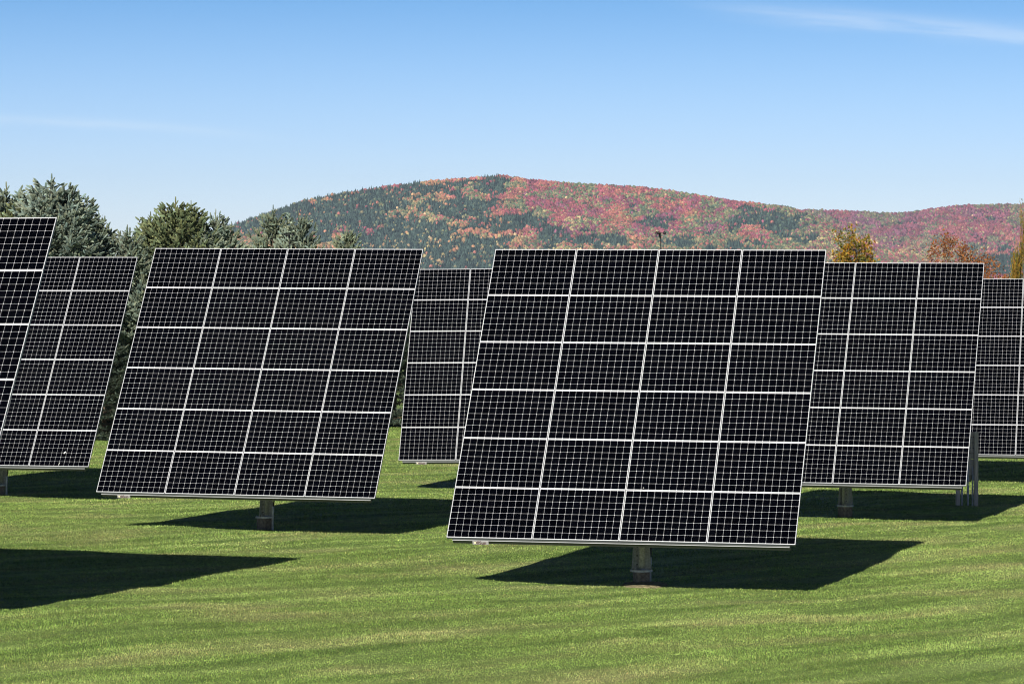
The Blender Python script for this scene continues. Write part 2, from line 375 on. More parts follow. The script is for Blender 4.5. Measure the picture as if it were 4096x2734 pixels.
def cable_mesh():
    c = MB(); c.tube([(.16, -.03, 1.05), (.215, -.05, .80), (.205, -.06, .62), (.185, -.07, .46), (.18, -.07, .36)], .017, 10)
    ca = c.mesh('cable'); ca.materials.append(M_CABLE)
    d = MB(); d.tube([(.18, -.07, .50), (.18, -.07, .38), (.175, -.07, .36), (.175, -.07, -.25)], [.028, .028, .023, .023], 12)
    co = d.mesh('conduit'); co.materials.append(M_PVC); return ca, co
CAB, CON = cable_mesh()
M_PLATE = mat('plate_silver', (.34, .33, .32), .6, 0); M_INK = mat('plate_ink', (.06, .008, .006), .6); M_SUN = mat('plate_sun', (.85, .75, .50), .6); M_DIRT = mat('dropping', (.8, .8, .76), .8)
def plate_meshes():
    p = MB().box((0, 0, 0), (.295, .075, .006), bev=.002).mesh('name_plate'); p.materials.append(M_PLATE)
    cu = bpy.data.curves.new('letters', 'FONT'); cu.body = 'llSun'; cu.size = .088; cu.align_x = 'LEFT'; cu.align_y = 'CENTER'; cu.extrude = .001; cu.offset = .0015
    to = bpy.data.objects.new('letters_src', cu); C.objects.link(to); bpy.context.view_layer.update()
    me = bpy.data.meshes.new_from_object(to.evaluated_get(bpy.context.evaluated_depsgraph_get())); bpy.data.objects.remove(to); me.name = 'letters'
    me.transform(Matrix.Translation((-.062, -.002, .005))); me.materials.clear(); me.materials.append(M_INK)
    b = MB(); b.tube([(-.094, 0, .0032), (-.094, 0, .0045)], .027, 16); b.tube([(-.094, 0, .0047), (-.094, 0, .0055)], .001, 6)
    ring = b.mesh('letter_ring'); ring.materials.append(M_INK)
    b = MB(); b.tube([(-.100, 0, .0050), (-.100, 0, .0064)], .021, 16); sn = b.mesh('sun_mark'); sn.materials.append(M_SUN)
    return p, me, ring, sn
PLATE, LETT, RING, SUNM = plate_meshes()
LABELS = [
 'nearest large solar tracker at right of centre with a brown soil patch at its post',
 'large solar tracker left of centre, its post and black cable showing',
 'solar tracker at far left with two white bird droppings on its lower panels',
 'close solar tracker cut off by the left edge, overlapping the one with droppings',
 'solar tracker showing only its left part between the two largest trackers',
 'solar tracker behind the nearest one at right, beside the wooden post board',
 'solar tracker at the far right edge behind the wooden post board',
 'solar tracker hidden far behind the one at the right edge',
]
def basis(t):
    az, el, rr = AZ0 + t[3], EL0 + t[4], t[5]
    n = Vector((math.sin(az) * math.cos(el), math.cos(az) * math.cos(el), math.sin(el)))
    r = Vector((0, 0, 1)).cross(n).normalized(); u = n.cross(r)
    r, u = r * math.cos(rr) + u * math.sin(rr), u * math.cos(rr) - r * math.sin(rr)
    m = Matrix((r, u, n)).transposed().to_4x4(); m.translation = Vector((0, 0, HM)) + n * DN
    return m
for i, t in enumerate(TR):
    root = bpy.data.objects.new('solar_tracker', None); C.objects.link(root); root.location = t[:3]; root.empty_display_size = .3
    tag(root, LABELS[i], 'solar tracker', 'solar trackers on the lawn')
    B = Matrix.Translation((0, 0, RISE.get(i, 0))) @ basis(t); rnd = random.Random(i)
    for c in range(4):
        for r in range(6):
            j = Matrix.Rotation(rnd.gauss(0, .0012), 4, 'X') @ Matrix.Rotation(rnd.gauss(0, .0012), 4, 'Y')
            mo = link('solar_module', LAM, None, root, B @ Matrix.Translation(((c - 1.5) * CW, (2.5 - r) * RH, rnd.gauss(0, .0012))) @ j)
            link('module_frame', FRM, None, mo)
    for k, y in enumerate((-HYY + .004, -1.6, 1.6, HYY - .10)):
        ra = link('rail', RAIL, None, root, B @ Matrix.Translation((0, y, -.107)))
        if k == 0: link('rail_lip', LIP, None, ra, Matrix.Translation((0, -.0315, .0535)))
    link('support_frame', BACK, None, root, B)
    link('mast', MAST, None, root); link('yaw_drive', HEAD, None, root)
    rz = Matrix.Rotation(math.radians(t[6]), 4, 'Z')
    link('flange', FL, None, root, rz @ Matrix.Rotation(PI / 8, 4, 'Z')); link('pile', PILE, None, root, rz)
    off = {0: 90, 1: 0, 5: 20, 2: 10}.get(i, 45)
    for k in range(3):
        g = link('gusset', GUS, None, root, Matrix.Rotation(math.radians(off + 120 * k), 4, 'Z')); [link('bolt', BOLT, None, g, Matrix.Translation((0, 0, z_))) for z_ in (.38, .54, .70)]
    cm = Matrix.Rotation(math.radians(50), 4, 'Z') if i == 0 else (Matrix.Rotation(math.radians(100), 4, 'Z') if i == 5 else Matrix.Rotation(math.radians(4), 4, 'Z'))
    link('cable', CAB, None, root, cm); link('conduit', CON, None, root, cm)
    top = B @ Vector((0.01, HYY + .015, -.065)); a = link('anemometer', ANE, None, root, Matrix.Translation(top))
    for k in range(3): link('cup', CUP, None, a, Matrix.Translation((-.005, 0, 0)) @ Matrix.Rotation(math.radians(12 + 120 * k + 17 * i), 4, 'Z'))
    pm = B @ Matrix.Translation((-HX + .62, -HYY - .055, -.075)) @ Matrix.Rotation(math.radians(56), 4, 'X')
    pl = link('name_plate', PLATE, None, root, pm)
    link('letters', LETT, None, pl); link('letter_ring', RING, None, pl); link('sun_mark', SUNM, None, pl)
    specks = {2: [(3.55, 5.62, .018, .042, .5), (3.50, 5.93, .009, .036, .3)], 0: [(2.20, 4.95, .007, .009, 0)]}.get(i, [])
    for (uu, v, a_, b_, rot) in specks:
        q = MB(); n_ = 9; vs_ = [q.bm.verts.new((math.cos(2 * PI * k / n_) * a_ * rnd.uniform(.7, 1.2), math.sin(2 * PI * k / n_) * b_ * rnd.uniform(.8, 1.15), 0)) for k in range(n_)]
        vt = q.bm.verts.new((0, 0, .004))
        for k in range(n_): q.bm.faces.new((vs_[k], vs_[(k + 1) % n_], vt))
        me = q.mesh('bird_dropping'); me.materials.append(M_DIRT)
        link('bird_dropping', me, None, root, B @ Matrix.Translation(((uu - 2) * CW, (3 - v) * RH, .003)) @ Matrix.Rotation(-rot, 4, 'Z'))

# ------------------------------------------------------------------ wooden board with conduits
def wood():
    m = bpy.data.materials.new('weathered_wood'); m.use_nodes = True; t = m.node_tree; b = t.nodes['Principled BSDF']
    c = N(t, 'ShaderNodeTexCoord'); mp = N(t, 'ShaderNodeMapping'); mp.inputs['Scale'].default_value = (40, 40, 3); t.links.new(c.outputs['Object'], mp.inputs[0])
    n = N(t, 'ShaderNodeTexNoise'); n.inputs['Scale'].default_value = 1; n.inputs['Detail'].default_value = 6; t.links.new(mp.outputs[0], n.inputs['Vector'])
    r = N(t, 'ShaderNodeValToRGB'); t.links.new(n.outputs[0], r.inputs[0]); r.color_ramp.elements[0].position = .3; r.color_ramp.elements[1].position = .7
    r.color_ramp.elements[0].color = (.30, .27, .25, 1); r.color_ramp.elements[1].color = (.62, .57, .53, 1); t.links.new(r.outputs[0], b.inputs['Base Color']); b.inputs['Roughness'].default_value = .85
    return m
M_WOOD = wood()
bx, by = 11.74, 89.0; wb = bpy.data.objects.new('meter_board', None); C.objects.link(wb); wb.location = (bx, by, gz(bx, by)); wb.rotation_euler = (0, 0, math.radians(0))
tag(wb, 'grey weathered wooden board of stacked planks between two posts with conduits below', 'wooden board')
for x in (-.235, .235): link('post', MB().box((x, 0, .80), (.10, .10, 2.22), bev=.004).mesh('post'), M_WOOD, wb)
for k in range(8):
    link('plank', MB().box((0, .075, 1.84 - .14 * k), (.55, .036, .132), bev=.004).mesh('plank'), M_WOOD, wb)
for x, r_ in ((-.125, .026), (.03, .026), (.150, .022)):
    link('conduit', MB().tube([(x, .03, 1.0), (x, .03, .52), (x, .03, .50), (x, .03, .28), (x, .03, .27), (x, .03, -.1)], [r_ * .8, r_ * .8, r_ * 1.15, r_ * 1.15, r_, r_], 12).mesh('conduit'), M_PVC, wb)
link('junction_box', MB().box((.06, .14, .78), (.12, .08, .34), bev=.006).mesh('junction_box'), mat('box_grey', (.28, .27, .20), .6), wb)

# ------------------------------------------------------------------ spruces
def spruce_mesh(seed, H=10.0, Rm=2.6, tops=1, shoots=15000, tint=(.12, .16, .12)):
    rd = np.random.RandomState(seed); P = []; D = []; L = []; W = []; Cc = []
    leaders = [(0, 0, H, 1.0)]
    for k in range(tops):
        d_ = rd.uniform(.9, 4.0); a_ = rd.uniform(0, 2 * PI); q_ = Rm * (1 - math.exp(-d_ / (.34 * H))) * rd.uniform(.5, .9) + .05; leaders.append((math.cos(a_) * q_, math.sin(a_) * q_, H - d_ + .35, .62))
    def prof(z, top): d = max(top - z - .30, 0.); return Rm * (1 - math.exp(-(d / (.40 * H)) ** 1.1)) * (1 if z > .42 * H else .72)
    stems = []
    for (lx, ly, top, sc) in leaders:
        # erect leader shoots
        for s_ in range(8): P.append(np.array([lx, ly, top - 1.5 + s_ * .19])); D.append(np.array([rd.randn() * .04, rd.randn() * .04, 1.])); L.append(.25); W.append(.034); Cc.append(1.1)
        for k in range(9):
            a = rd.uniform(0, 2 * PI); zz = top - .28 - k * .10; t_ = .55 + .09 * k; dv = np.array([math.cos(a) * t_, math.sin(a) * t_, 1.0]); dv /= np.linalg.norm(dv)
            for s_ in range(1 + k // 3): P.append(np.array([lx, ly, zz]) + dv * .15 * s_); D.append(dv); L.append(.24); W.append(.032); Cc.append(1.1)
        z = top - .85; zmin = (.25 if sc == 1 else top - 2.4)
        while z > zmin:
            nb = int(11 + rd.rand() * 4)
            for b in range(nb):
                az = rd.uniform(0, 2 * PI); rl = prof(z, top) * sc * rd.uniform(.70, 1.22) + .05
                up = 1.15 * math.exp(-(top - z) / 1.5) + .12 * rd.randn() + .10; 
                n = max(2, int(rl / .14)); pts = []
                for k in range(n + 1):
                    f = k / n; r = rl * f; zz = z + r * up - .16 * r * r / max(Rm, 1) * (1 - math.exp(-(top - z) / 3)) + .30 * f ** 3 * (.3 + rd.rand() * .3)
                    pts.append(np.array([lx * (1 if sc == 1 else 1) + math.cos(az) * r, ly + math.sin(az) * r, zz]))
                stems.append((pts[0], pts[-1], .022 + .008 * rl))
                bd = np.array([math.cos(az), math.sin(az), 0]); sd_ = np.array([-math.sin(az), math.cos(az), 0])
                tone = rd.uniform(.75, 1.2)
                for k in range(1, n + 1):
                    f = k / n
                    if f < .30 and top - z > 1.5: continue
                    sl = ((1 - f) * .75 * rl * .5 + .20) * min(1, (top - z) / 2.2)
                    for side in (-1, 1):
                        dr = bd * .75 + sd_ * side * rd.uniform(.5, .95) + np.array([0, 0, rd.uniform(-.12, .28)]); dr /= np.linalg.norm(dr)
                        m = max(1, int(sl / .125))
                        for j in range(m):
                            if rd.rand() < .06: continue
                            p = pts[k] + dr * (j * .13); dd = dr + rd.randn(3) * .5 + np.array([0, 0, .28]); dd /= np.linalg.norm(dd)
                            P.append(p); D.append(dd); L.append(rd.uniform(.15, .28)); W.append(rd.uniform(.028, .044)); Cc.append(tone * (rd.uniform(.45, .9) if rd.rand() < .6 else rd.uniform(1.2, 2.2)))
                    dd = bd * .8 + np.array([0, 0, .75]) + rd.randn(3) * .3; dd /= np.linalg.norm(dd); P.append(pts[k]); D.append(dd); L.append(.30); W.append(.05); Cc.append(tone * 1.15)
            z -= rd.uniform(.15, .26) * (1 if z > .42 * H else 1.5) * (1 + .25 * min(1.5, (top - z) / 4))
    P = np.array(P); D = np.array(D); L = np.array(L); W = np.array(W); Cc = np.array(Cc); n = len(P)
    ref = np.where(np.abs(D[:, 2:3]) < .8, np.array([[0, 0, 1.]]), np.array([[1., 0, 0]])); A = np.cross(D, ref); A /= np.linalg.norm(A, axis=1)[:, None]; Bv = np.cross(D, A)
    V = np.zeros((n, 8, 3))
    V[:, 0] = P; V[:, 7] = P + D * L[:, None]
    for j in range(3):
        a = 2 * PI * j / 3; o = (A * math.cos(a) + Bv * math.sin(a)) * W[:, None]
        V[:, 1 + j] = P + D * L[:, None] * .18 + o; V[:, 4 + j] = P + D * L[:, None] * .82 + o * .8
    Fi = []
    for j in range(3):
        k2 = (j + 1) % 3; Fi += [(0, 1 + k2, 1 + j), (1 + j, 1 + k2, 4 + k2), (1 + j, 4 + k2, 4 + j), (4 + j, 4 + k2, 7)]
    Fc = (np.arange(n)[:, None, None] * 8 + np.array(Fi)[None]).reshape(-1, 3)
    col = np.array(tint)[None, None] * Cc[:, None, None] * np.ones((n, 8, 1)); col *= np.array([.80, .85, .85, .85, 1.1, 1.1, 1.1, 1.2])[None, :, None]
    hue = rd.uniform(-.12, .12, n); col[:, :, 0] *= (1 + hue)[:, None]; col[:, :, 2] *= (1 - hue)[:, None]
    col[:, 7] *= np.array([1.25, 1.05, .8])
    me = np_mesh('crown', V.reshape(-1, 3), Fc, 3, col.reshape(-1, 3))
    tb = MB(); tb.tube([(0, 0, -.3), (0, 0, H * .5), (0, 0, H - .1)], [.17, .10, .012], 8)
    for (a, b, r_) in stems[::2]: tb.tube([a, b], [r_ * .7, .006], 4, False)
    return me, tb.mesh('trunk'), n
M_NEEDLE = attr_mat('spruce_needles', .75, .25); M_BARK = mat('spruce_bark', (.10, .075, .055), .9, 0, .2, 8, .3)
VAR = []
for s, (H_, R_, tp, tint) in enumerate([(10.0, 3.5, 7, (.165, .205, .165)), (9.4, 3.2, 6, (.110, .135, .065)), (9.0, 3.0, 5, (.155, .19, .14)), (9.0, 2.7, 3, (.135, .165, .11)), (9.0, 3.0, 2, (.050, .068, .048))]):  # last tint is near-black: deep shade painted into the needles
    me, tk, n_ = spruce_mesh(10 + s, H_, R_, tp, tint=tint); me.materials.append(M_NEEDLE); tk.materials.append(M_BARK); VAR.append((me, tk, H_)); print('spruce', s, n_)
# u (bearing), y of top, distance, variant, turn, width factor, label
SPR = [
 (14, 423, 131, 2, 0.3, 1.0, 'spruce with spiky upright tips at the left edge of the picture'),
 (50, 455, 128, 1, 2.2, .9, 'spruce filling the space between the left-edge one and the tallest one'),
 (118, 404, 126, 0, 1.2, 1.12, 'tallest blue-green spruce, above the gap between the two leftmost trackers'),
 (178, 440, 129, 2, 2.1, .8, 'narrow spruce leaning on the right flank of the tallest one'),
 (226, 487, 128, 3, 4.4, .62, 'slim dark-tipped spruce left of the bare tree'),
 (292, 520, 127, 2, 5.2, .85, 'low pale spruce just right of the bare tree'),
 (345, 490, 134, 1, 3.1, .80, 'olive spruce on the left shoulder of the broad double-topped spruce'),
 (402, 456, 130, 1, 0.2, 1.0, 'broad olive spruce with a dense double top left of centre'),
 (494, 484, 132, 2, 2.4, .70, 'grey-green spruce right of the broad double-topped one'),
 (530, 512, 134, 3, 1.0, .60, 'small spruce where the mountain slope meets the sky'),
 (626, 474, 136, 3, 3.3, .80, 'pointed spruce standing in front of the mountain flank'),
 (684, 487, 134, 2, 0.9, .78, 'bushy spruce right of the pointed one, before the mountain'),
 (796, 517, 138, 3, 5.7, .75, 'rightmost spruce top showing over the left central tracker'),
 (580, 558, 128, 0, 4.0, .6, 'low spruce filling the gap below the mountain slope behind the tracker'),
 (905, 640, 140, 4, 2.0, 1.0, 'spruce with shade-darkened needles glimpsed between the left central tracker and the one behind'),
 (262, 575, 141, 0, 2.6, 1.1, 'blue-green spruce standing back behind the gap between two left trackers'),
 (240, 770, 122, 4, 2.6, 1.5, 'low added spruce with shade painted into its needles, filling the gap between the two left trackers down to the lawn'),
 (438, 464, 131, 1, 4.0, .70, 'olive spruce forming the right half of the dense double top'),
 (70, 440, 134, 2, 1.0, 1.0, 'grey-green spruce between the left-edge spruce and the tallest one'),
 (470, 520, 130, 2, 3.6, 1.1, 'broad low spruce under the notch right of the double top'),
]
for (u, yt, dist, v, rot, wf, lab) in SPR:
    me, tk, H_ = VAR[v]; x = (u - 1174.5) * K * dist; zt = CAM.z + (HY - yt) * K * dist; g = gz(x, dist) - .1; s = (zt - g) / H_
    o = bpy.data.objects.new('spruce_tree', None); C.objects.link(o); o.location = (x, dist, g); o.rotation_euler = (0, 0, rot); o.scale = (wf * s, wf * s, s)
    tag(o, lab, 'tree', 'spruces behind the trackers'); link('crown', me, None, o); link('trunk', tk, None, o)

# ------------------------------------------------------------------ leafy and bare trees
def branchy(seed, H, spread, depth=5, upw=.5, fork=3, base=.35):
    rd = random.Random(seed); segs = []; tips = []
    def grow(p, d, L, r, lv):
        q = p; n = 3
        for k in range(n):
            d = (d + Vector((rd.gauss(0, .10), rd.gauss(0, .10), rd.gauss(0, .05) + .04 * upw))).normalized(); q2 = q + d * (L / n); r2 = r * (1 - .10)
            segs.append((q, q2, r, r2)); q = q2; r = r2
            if lv >= depth - 1: tips.append((q, d, lv))
        if lv >= depth: return
        for k in range(fork):
            a = rd.uniform(0, 2 * PI); ax = d.orthogonal().normalized(); ax.rotate(Matrix.Rotation(a, 3, d)); e = d.copy(); e.rotate(Matrix.Rotation(rd.uniform(.25, .65) * spread, 3, ax)); e.z += .12 * upw; e.normalize()
            grow(q if k else q, e, L * rd.uniform(.62, .85), r * rd.uniform(.55, .7), lv + 1)
    grow(Vector((0, 0, 0)), Vector((0, 0, 1)), H * base, H * .018, 0)
    zt = max(s[1].z for s in segs); k = H / zt
    segs = [(a * k, b * k, r1, r2) for a, b, r1, r2 in segs]; tips = [(a * k, d, l) for a, d, l in tips]
    return segs, tips
def leafy(seed, H, spread, cols, perleaf, lsize, depth=5, density=1., upw=.5, fork=3, base=.3):
    segs, tips = branchy(seed, H, spread, depth, upw, fork, base); rd = np.random.RandomState(seed)
    tb = MB()
    for a, b, r1, r2 in segs: tb.tube([a, b], [max(r1, .006), max(r2, .005)], 5 if r1 > .03 else 3, False)
    tk = tb.mesh('trunk')
    V = []; Cl = []
    for p, d, l in tips:
        if rd.rand() > density: continue
        ct = cols[rd.randint(len(cols))]
        for k in range(perleaf):
            c = np.array(p) + rd.randn(3) * .13; a = rd.randn(3); a /= np.linalg.norm(a); b = np.cross(a, rd.randn(3)); b /= np.linalg.norm(b); s = lsize * rd.uniform(.6, 1.3)
            V += [c - a * s, c + b * s * .55, c + a * s, c - b * s * .55]; Cl += [np.array(ct) * rd.uniform(.7, 1.3)] * 4
    me = np_mesh('crown', np.array(V), np.arange(len(V)).reshape(-1, 4), 4, np.array(Cl)) if V else None
    return tk, me
M_LEAF = attr_mat('leaves', .6, .3, .35); M_TWIG = mat('dark_bark', (.075, .06, .05), .9, 0, .2, 8, .3); M_TWIGB = mat('orange_twig_bark', (.16, .075, .035), .9, 0, .2, 8, .3)
GOLD = [(.34, .25, .03), (.22, .20, .03), (.46, .27, .03), (.12, .13, .025), (.36, .16, .02)]
RUST = [(.36, .125, .04), (.26, .085, .03), (.42, .17, .05)]
LT = [
 # u, ytop, dist, seed, spread, cols, perleaf, size, depth, density, fork, bark, name, label, cat
 (1956, 519, 150, 5, .72, GOLD, 8, .085, 5, .95, 3, M_TWIG, 'gold-green leafy tree above the panels right of the nearest tracker'),
 (2168, 528, 152, 9, 1.0, RUST, 4, .06, 6, .75, 3, M_TWIGB, 'sparse rust-orange tree above the right-hand tracker'),
 (2344, 456, 118, 6, .95, GOLD, 6, .08, 5, .95, 3, M_TWIG, 'golden branch of a tree entering at the right edge'),
 (2352, 582, 146, 12, 1.1, RUST + GOLD, 3, .05, 5, .25, 3, M_TWIG, 'low half-bare orange tree at the right edge above the last tracker'),
 (242, 494, 150, 21, 1.15, [], 0, .05, 6, 0, 3, M_TWIG, 'bare leafless tree showing between the spruces'),
]
for (u, yt, dist, sd_, spd, cols, pl_, ls, dp, den, fk, bk, lab) in LT:
    x = (u - 1174.5) * K * dist; zt = CAM.z + (HY - yt) * K * dist; g = gz(x, dist) - .05
    tk, me = leafy(sd_, zt - g, spd, cols or GOLD, pl_, ls, dp, den, .5, fk); tk.materials.append(bk)
    # centre the highest point on the bearing
    tv = max(tk.vertices, key=lambda v: v.co.z).co
    o = bpy.data.objects.new('bare_tree' if not cols else 'autumn_tree', None); C.objects.link(o); wq = {519: .8, 528: .95, 456: .12, 582: .22}.get(yt, 1.0); o.scale = (wq, wq, 1); o.location = (x - tv.x * wq, dist, g)
    tag(o, lab, 'tree'); link('trunk', tk, None, o)
    if me and cols: link('crown', me, M_LEAF, o)

# ------------------------------------------------------------------ mountain with autumn forest
u1 = np.array([-900, -300, 0, 200, 400, 480, 560, 640, 700, 760, 860, 960, 1060, 1130, 1160, 1220, 1300, 1400, 1480, 1540, 1600, 1680, 1750, 1800, 1850, 1900, 1960, 2050, 2200, 2400, 2800, 3400])
y1 = np.array([702, 690, 660, 620, 566, 540, 514, 486, 466, 453, 438, 424, 416, 409, 410, 419, 426, 431, 435, 443, 453, 465, 473, 478, 492, 514, 542, 574, 596, 606, 640, 700])
u2 = np.array([1000, 1400, 1650, 1800, 1850, 1920, 1990, 2040, 2080, 2130, 2200, 2260, 2349, 2600, 2900, 3300])
y2 = np.array([702, 600, 505, 486, 483, 486, 488, 491, 490, 481, 473, 471, 469, 480, 500, 560])
RA0, RA1, RB0, RB1 = 7150., 8050., 8800., 9600.
def hill_h(u, R):
    a1 = (HY - np.interp(u, u1, y1)) * K; a2 = (HY - np.interp(u, u2, y2, left=HY, right=600)) * K
    rel = fbm(u / 95., R / 330., 4, 21) - .5; gul = fbm(u / 60. + R / 500., R / 900., 3, 31) - .5
    t = np.clip((R - RA0) / (RA1 - RA0), 0, 1); H1 = a1 * RA1 + CAM.z
    s = t ** 1.05; h1 = H1 * s + (60 * rel + 35 * gul) * np.sin(t * PI) ** .8 * np.clip(H1 / 200, 0, 1)
    back = np.clip((R - RA1) / 900, 0, 1); h1 = np.where(R > RA1, H1 * (1 - back ** 1.3), h1)
    t2 = np.clip((R - RB0) / (RB1 - RB0), 0, 1); H2 = np.maximum(a2 * RB1 + CAM.z, 0)
    h2 = H2 * t2 + (60 * rel + 30 * gul) * np.sin(t2 * PI) * np.clip(H2 / 200, 0, 1); b2 = np.clip((R - RB1) / 1100, 0, 1); h2 = np.where(R > RB1, H2 * (1 - b2), h2)
    foot = 60 * np.clip((R - 6200) / 950, 0, 1) * 0
    return np.maximum(np.maximum(h1, h2), foot) - 8 * (R < RA0 + 1)
def uR(u, R): return (u - 1174.5) * K * R, R
us = np.linspace(-900, 3400, 300); Rs = np.concatenate([np.linspace(7000, 8100, 60), np.linspace(8130, 10900, 75)])
U, RR = np.meshgrid(us, Rs); HX_, _ = uR(U, RR); HZ = hill_h(U, RR) - 3
idx = np.arange(U.size).reshape(U.shape); fc = np.stack([idx[:-1, :-1], idx[:-1, 1:], idx[1:, 1:], idx[1:, :-1]], -1).reshape(-1, 4)
mt = link('mountain', np_mesh('mountain', np.stack([HX_, RR, HZ], -1).reshape(-1, 3), fc, 4, smooth=True), mat('forest_floor', (.05, .05, .035), .95, 0, .1, .01, .4))
tag(mt, 'long wooded mountain ridge in autumn colours', None, None, 'structure')
def ico(sub):
    bm = bmesh.new(); bmesh.ops.create_icosphere(bm, subdivisions=sub, radius=1); v = np.array([x.co[:] for x in bm.verts]); f = np.array([[y.index for y in x.verts] for x in bm.faces]); bm.free(); return v, f
# dark evergreen stands: u, y, radius u, radius y, strength
CP = [(640, 500, 110, 30, .95), (820, 505, 120, 22, .85), (960, 580, 60, 40, .6), (1060, 575, 90, 45, .85), (750, 485, 150, 22, .80), (880, 545, 110, 36, .80), (700, 530, 80, 24, .85), (620, 500, 50, 22, .9), (700, 520, 60, 20, .9), (800, 500, 60, 14, .75), (940, 520, 60, 16, .6), (1060, 520, 60, 12, .55), (1400, 545, 40, 10, .6), (1700, 560, 50, 14, .6), (1560, 585, 70, 12, .6), (1850, 545, 35, 12, .6), (780, 452, 60, 9, 1), (880, 445, 75, 13, 1), (975, 432, 75, 10, 1), (1060, 420, 45, 8, .9), (1140, 410, 28, 6, 1), (1130, 428, 38, 14, .9), (850, 472, 90, 20, .7), (700, 480, 50, 10, .6), (860, 520, 120, 36, .55),
      (1050, 478, 85, 22, .9), (985, 455, 45, 12, .5), (1130, 462, 50, 12, .6), (1150, 508, 85, 18, .85), (1030, 560, 75, 45, .85), (1100, 600, 80, 25, .8), (1000, 600, 60, 25, .7), (1090, 535, 60, 25, .6), (1270, 548, 26, 24, .8), (1340, 545, 50, 16, .7),
      (1510, 505, 45, 13, .8), (1470, 470, 20, 8, .3), (1655, 518, 60, 16, .55), (1740, 498, 60, 20, .85), (1800, 515, 50, 22, .7), (1590, 555, 70, 18, .45), (1380, 575, 60, 18, .5), (2330, 600, 90, 28, .95), (2240, 560, 30, 8, .5), (2060, 505, 40, 8, .4), (2250, 500, 30, 6, .3), (640, 520, 70, 20, .5), (560, 520, 50, 16, .8), (1960, 590, 60, 14, .3)]
GP = [(640, 510, 90, 40, .8), (820, 480, 80, 30, .7), (1150, 590, 140, 24, .8), (1500, 590, 160, 20, .8), (1380, 530, 60, 20, .5), (900, 500, 130, 28, .8), (960, 560, 40, 50, .2), (1600, 560, 120, 26, .8), (1860, 560, 90, 45, .8), (1800, 500, 60, 20, .7), (1430, 560, 70, 20, .5), (1280, 575, 60, 18, .5), (700, 500, 90, 24, .7), (2050, 590, 120, 20, .6), (2150, 505, 40, 10, .4), (1620, 430, 90, 14, .4)]
YP = [(965, 560, 42, 50, .9), (930, 600, 50, 20, .8), (1150, 560, 50, 16, .5), (1260, 580, 80, 16, .6), (1450, 585, 120, 14, .6), (2150, 575, 80, 18, .5), (1930, 560, 70, 25, .6), (1320, 510, 40, 10, .5)]
def patch(P, u, y):
    s = 0
    for a, b, c, d, e in P: s = np.maximum(s, e * np.clip(1.9 * np.exp(-((u - a) / c) ** 2 - ((y - b) / d) ** 2), 0, 1))
    return s
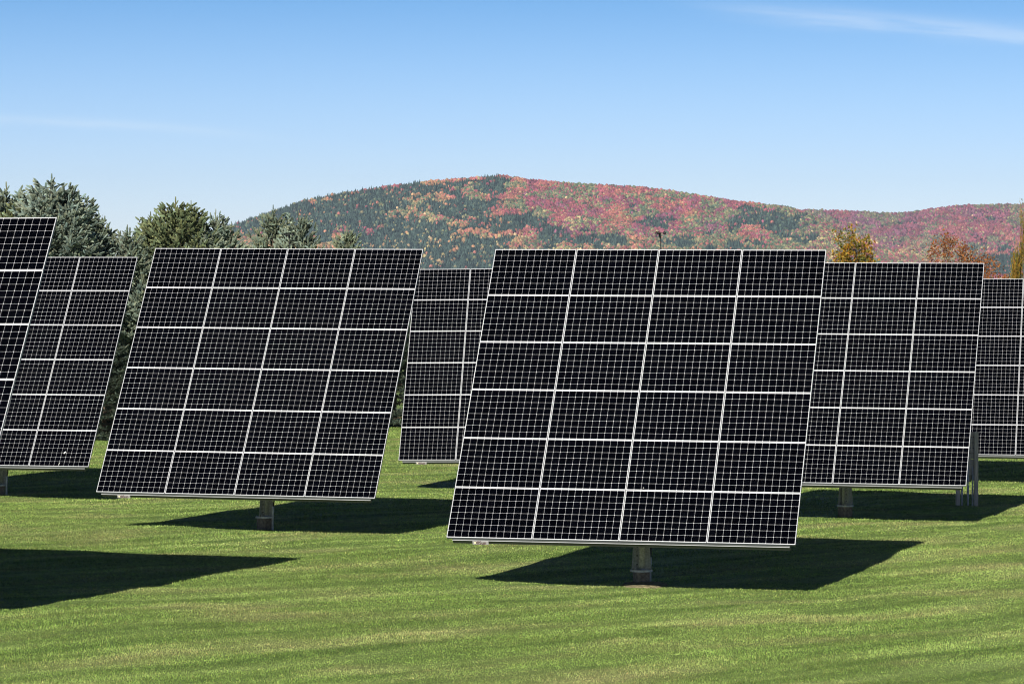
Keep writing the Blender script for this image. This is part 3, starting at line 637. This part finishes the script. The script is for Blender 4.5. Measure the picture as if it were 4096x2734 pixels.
def forest():
    rd = np.random.RandomState(5); n = 170000
    sel = rd.rand(n) < .74
    u = np.where(sel, rd.uniform(380, 2500, n), rd.uniform(1500, 2620, n)); R = np.where(sel, RA0 + 60 + (RA1 + 25 - RA0 - 60) * rd.rand(n), RB0 + 200 + (RB1 + 25 - RB0 - 200) * rd.rand(n))
    h = hill_h(u, R); y = HY - (h + 6 - CAM.z) / R / K
    ok = (y < 655) & (h > 8); u, R, h, y = u[ok], R[ok], h[ok], y[ok]; n = len(u)
    wx = (fbm(u / 30, y / 13, 3, 41) - .5) * 90; wy = (fbm(u / 30, y / 13, 3, 51) - .5) * 34
    pc = patch(CP, u + wx * .6, y + wy * .7); pg = patch(GP, u + wx, y + wy); py_ = patch(YP, u + wx * .6, y + wy * .7)
    pc = pc + (fbm(u / 26, y / 11, 3, 91) - .5) * 1.3 * (pc > .08); con = rd.rand(n) < np.clip((pc - .36) * 6, .015, .96)
    x, yy = uR(u, R)
    # deciduous colours, in drifts of one kind
    z1 = fbm(u / 85 + wx / 60, y / 32, 3, 61); z2 = fbm(u / 34, y / 15, 3, 71); z3 = fbm(u / 50, y / 20, 3, 81)
    q = .5 * (z1 - .5) * 4 + .55 * (z2 - .5) * 3 + rd.randn(n) * .27
    st = np.array([-1.6, -.8, -.3, .15, .6, 1.2, 1.9]); CR = np.array([[.28, .22, .11], [.33, .18, .09], [.33, .135, .085], [.29, .095, .085], [.24, .060, .080], [.195, .070, .105], [.16, .062, .10]])
    sh = np.where(u > 1200, .55, -.25) + np.where(y > 540, -.4, 0) + np.where(u > 1850, .35, 0)
    q = q + sh; col = np.stack([np.interp(q, st, CR[:, k_]) for k_ in range(3)], -1)
    OLIV = np.array([[.11, .13, .07], [.17, .17, .08], [.075, .105, .06], [.20, .17, .09]]); YEL = np.array([[.36, .29, .13], [.30, .25, .11], [.40, .28, .15]])
    o_ = rd.rand(n) < np.maximum(pg * .9, np.clip((z3 - .45) * 6, .10, .8)); col[o_] = OLIV[rd.randint(0, 4, o_.sum())]
    yl = rd.rand(n) < np.maximum(py_ * .7, .015); col[yl] = YEL[rd.randint(0, 3, yl.sum())]
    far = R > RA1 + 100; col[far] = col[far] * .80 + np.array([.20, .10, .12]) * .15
    col = col * 1.22 * (rd.uniform(.62, 1.25, n) * (.45 + 1.1 * fbm(u / 11, y / 5, 3, 97)))[:, None]
    res = []
    V0, F0 = ico(2); V1, F1 = ico(1)
    dz = np.where(~con)[0]; s = rd.uniform(2.3, 4.6, len(dz)); var = 14
    shp = np.stack([V0 * (1 + .30 * (rd.rand(len(V0), 1) - .5)) * np.array([1, 1, rd.uniform(.95, 1.35)]) for _ in range(var)])
    shp1 = np.stack([V1 * (1 + .36 * (rd.rand(len(V1), 1) - .5)) * np.array([1, 1, rd.uniform(.9, 1.3)]) for _ in range(var)])
    ci, cf = shp1, F1
    k = rd.randint(0, var, len(dz)); V = ci[k] * s[:, None, None]; V += np.stack([x[dz], yy[dz], h[dz] + s * .9 + rd.uniform(-1, 2.5, len(dz))], -1)[:, None]
    F_ = np.arange(len(dz))[:, None, None] * ci.shape[1] + cf[None]; cc = np.repeat(col[dz][:, None], ci.shape[1], 1) * rd.uniform(.85, 1.15, (len(dz), ci.shape[1], 1))
    res.append(('autumn_forest', V.reshape(-1, 3), F_.reshape(-1, 3), cc.reshape(-1, 3)))
    cz = np.where(con)[0]; m = 6; tv = []; tf = []
    for (z0, zt, r) in ((.0, .55, 1.0), (.35, .8, .74), (.62, 1.0, .48)):
        b0 = len(tv); tv += [(math.cos(2 * PI * j / m) * r * (1 + .15 * (j % 2)), math.sin(2 * PI * j / m) * r, z0) for j in range(m)] + [(0, 0, zt)]; tf += [(b0 + j, b0 + (j + 1) % m, b0 + m) for j in range(m)]
    tv = np.array(tv); tf = np.array(tf); rr_ = rd.uniform(1.9, 3.2, len(cz)); hh = rd.uniform(5.5, 11, len(cz)) + 5 * (rd.rand(len(cz)) < .12); th = rd.uniform(0, 6.28, len(cz))
    V = np.zeros((len(cz), len(tv), 3)); V[:, :, 0] = (tv[None, :, 0] * np.cos(th)[:, None] - tv[None, :, 1] * np.sin(th)[:, None]) * rr_[:, None]; V[:, :, 1] = (tv[None, :, 0] * np.sin(th)[:, None] + tv[None, :, 1] * np.cos(th)[:, None]) * rr_[:, None]; V[:, :, 2] = tv[None, :, 2] * hh[:, None]
    V += np.stack([x[cz], yy[cz], h[cz] - 1], -1)[:, None]
    c2 = np.array([.032, .050, .040]) * (rd.uniform(.25, 2.3, len(cz)) * (.5 + 1.0 * fbm(u[cz] / 9, y[cz] / 5, 2, 95)))[:, None] ; cc = np.repeat(c2[:, None], len(tv), 1)
    res.append(('evergreen_forest', V.reshape(-1, 3), (np.arange(len(cz))[:, None, None] * len(tv) + tf[None]).reshape(-1, 3), cc.reshape(-1, 3)))
    return res
M_FOR = attr_mat('forest_foliage', .95, .05)
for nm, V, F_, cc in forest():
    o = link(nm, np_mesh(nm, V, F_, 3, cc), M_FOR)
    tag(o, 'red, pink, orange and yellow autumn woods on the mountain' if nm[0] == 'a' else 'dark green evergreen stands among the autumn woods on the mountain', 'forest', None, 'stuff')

# ------------------------------------------------------------------ haze
HAZE = 3.1e-5
hz = MB().box((0, 6000, 239), (12000, 13500, 500)).mesh('haze'); hm = bpy.data.materials.new('haze'); hm.use_nodes = True; t = hm.node_tree; t.nodes.clear()
o_ = N(t, 'ShaderNodeOutputMaterial'); pv = N(t, 'ShaderNodeVolumePrincipled'); pv.inputs['Density'].default_value = HAZE; pv.inputs['Color'].default_value = (.62, .80, 1.0, 1); pv.inputs['Anisotropy'].default_value = 0.0
t.links.new(pv.outputs[0], o_.inputs['Volume']); tag(link('haze', hz, hm), 'faint blue air haze over the far mountain', 'haze', None, 'stuff')

try:
    bpy.context.scene.cycles.filter_width = 1.1
except Exception: pass
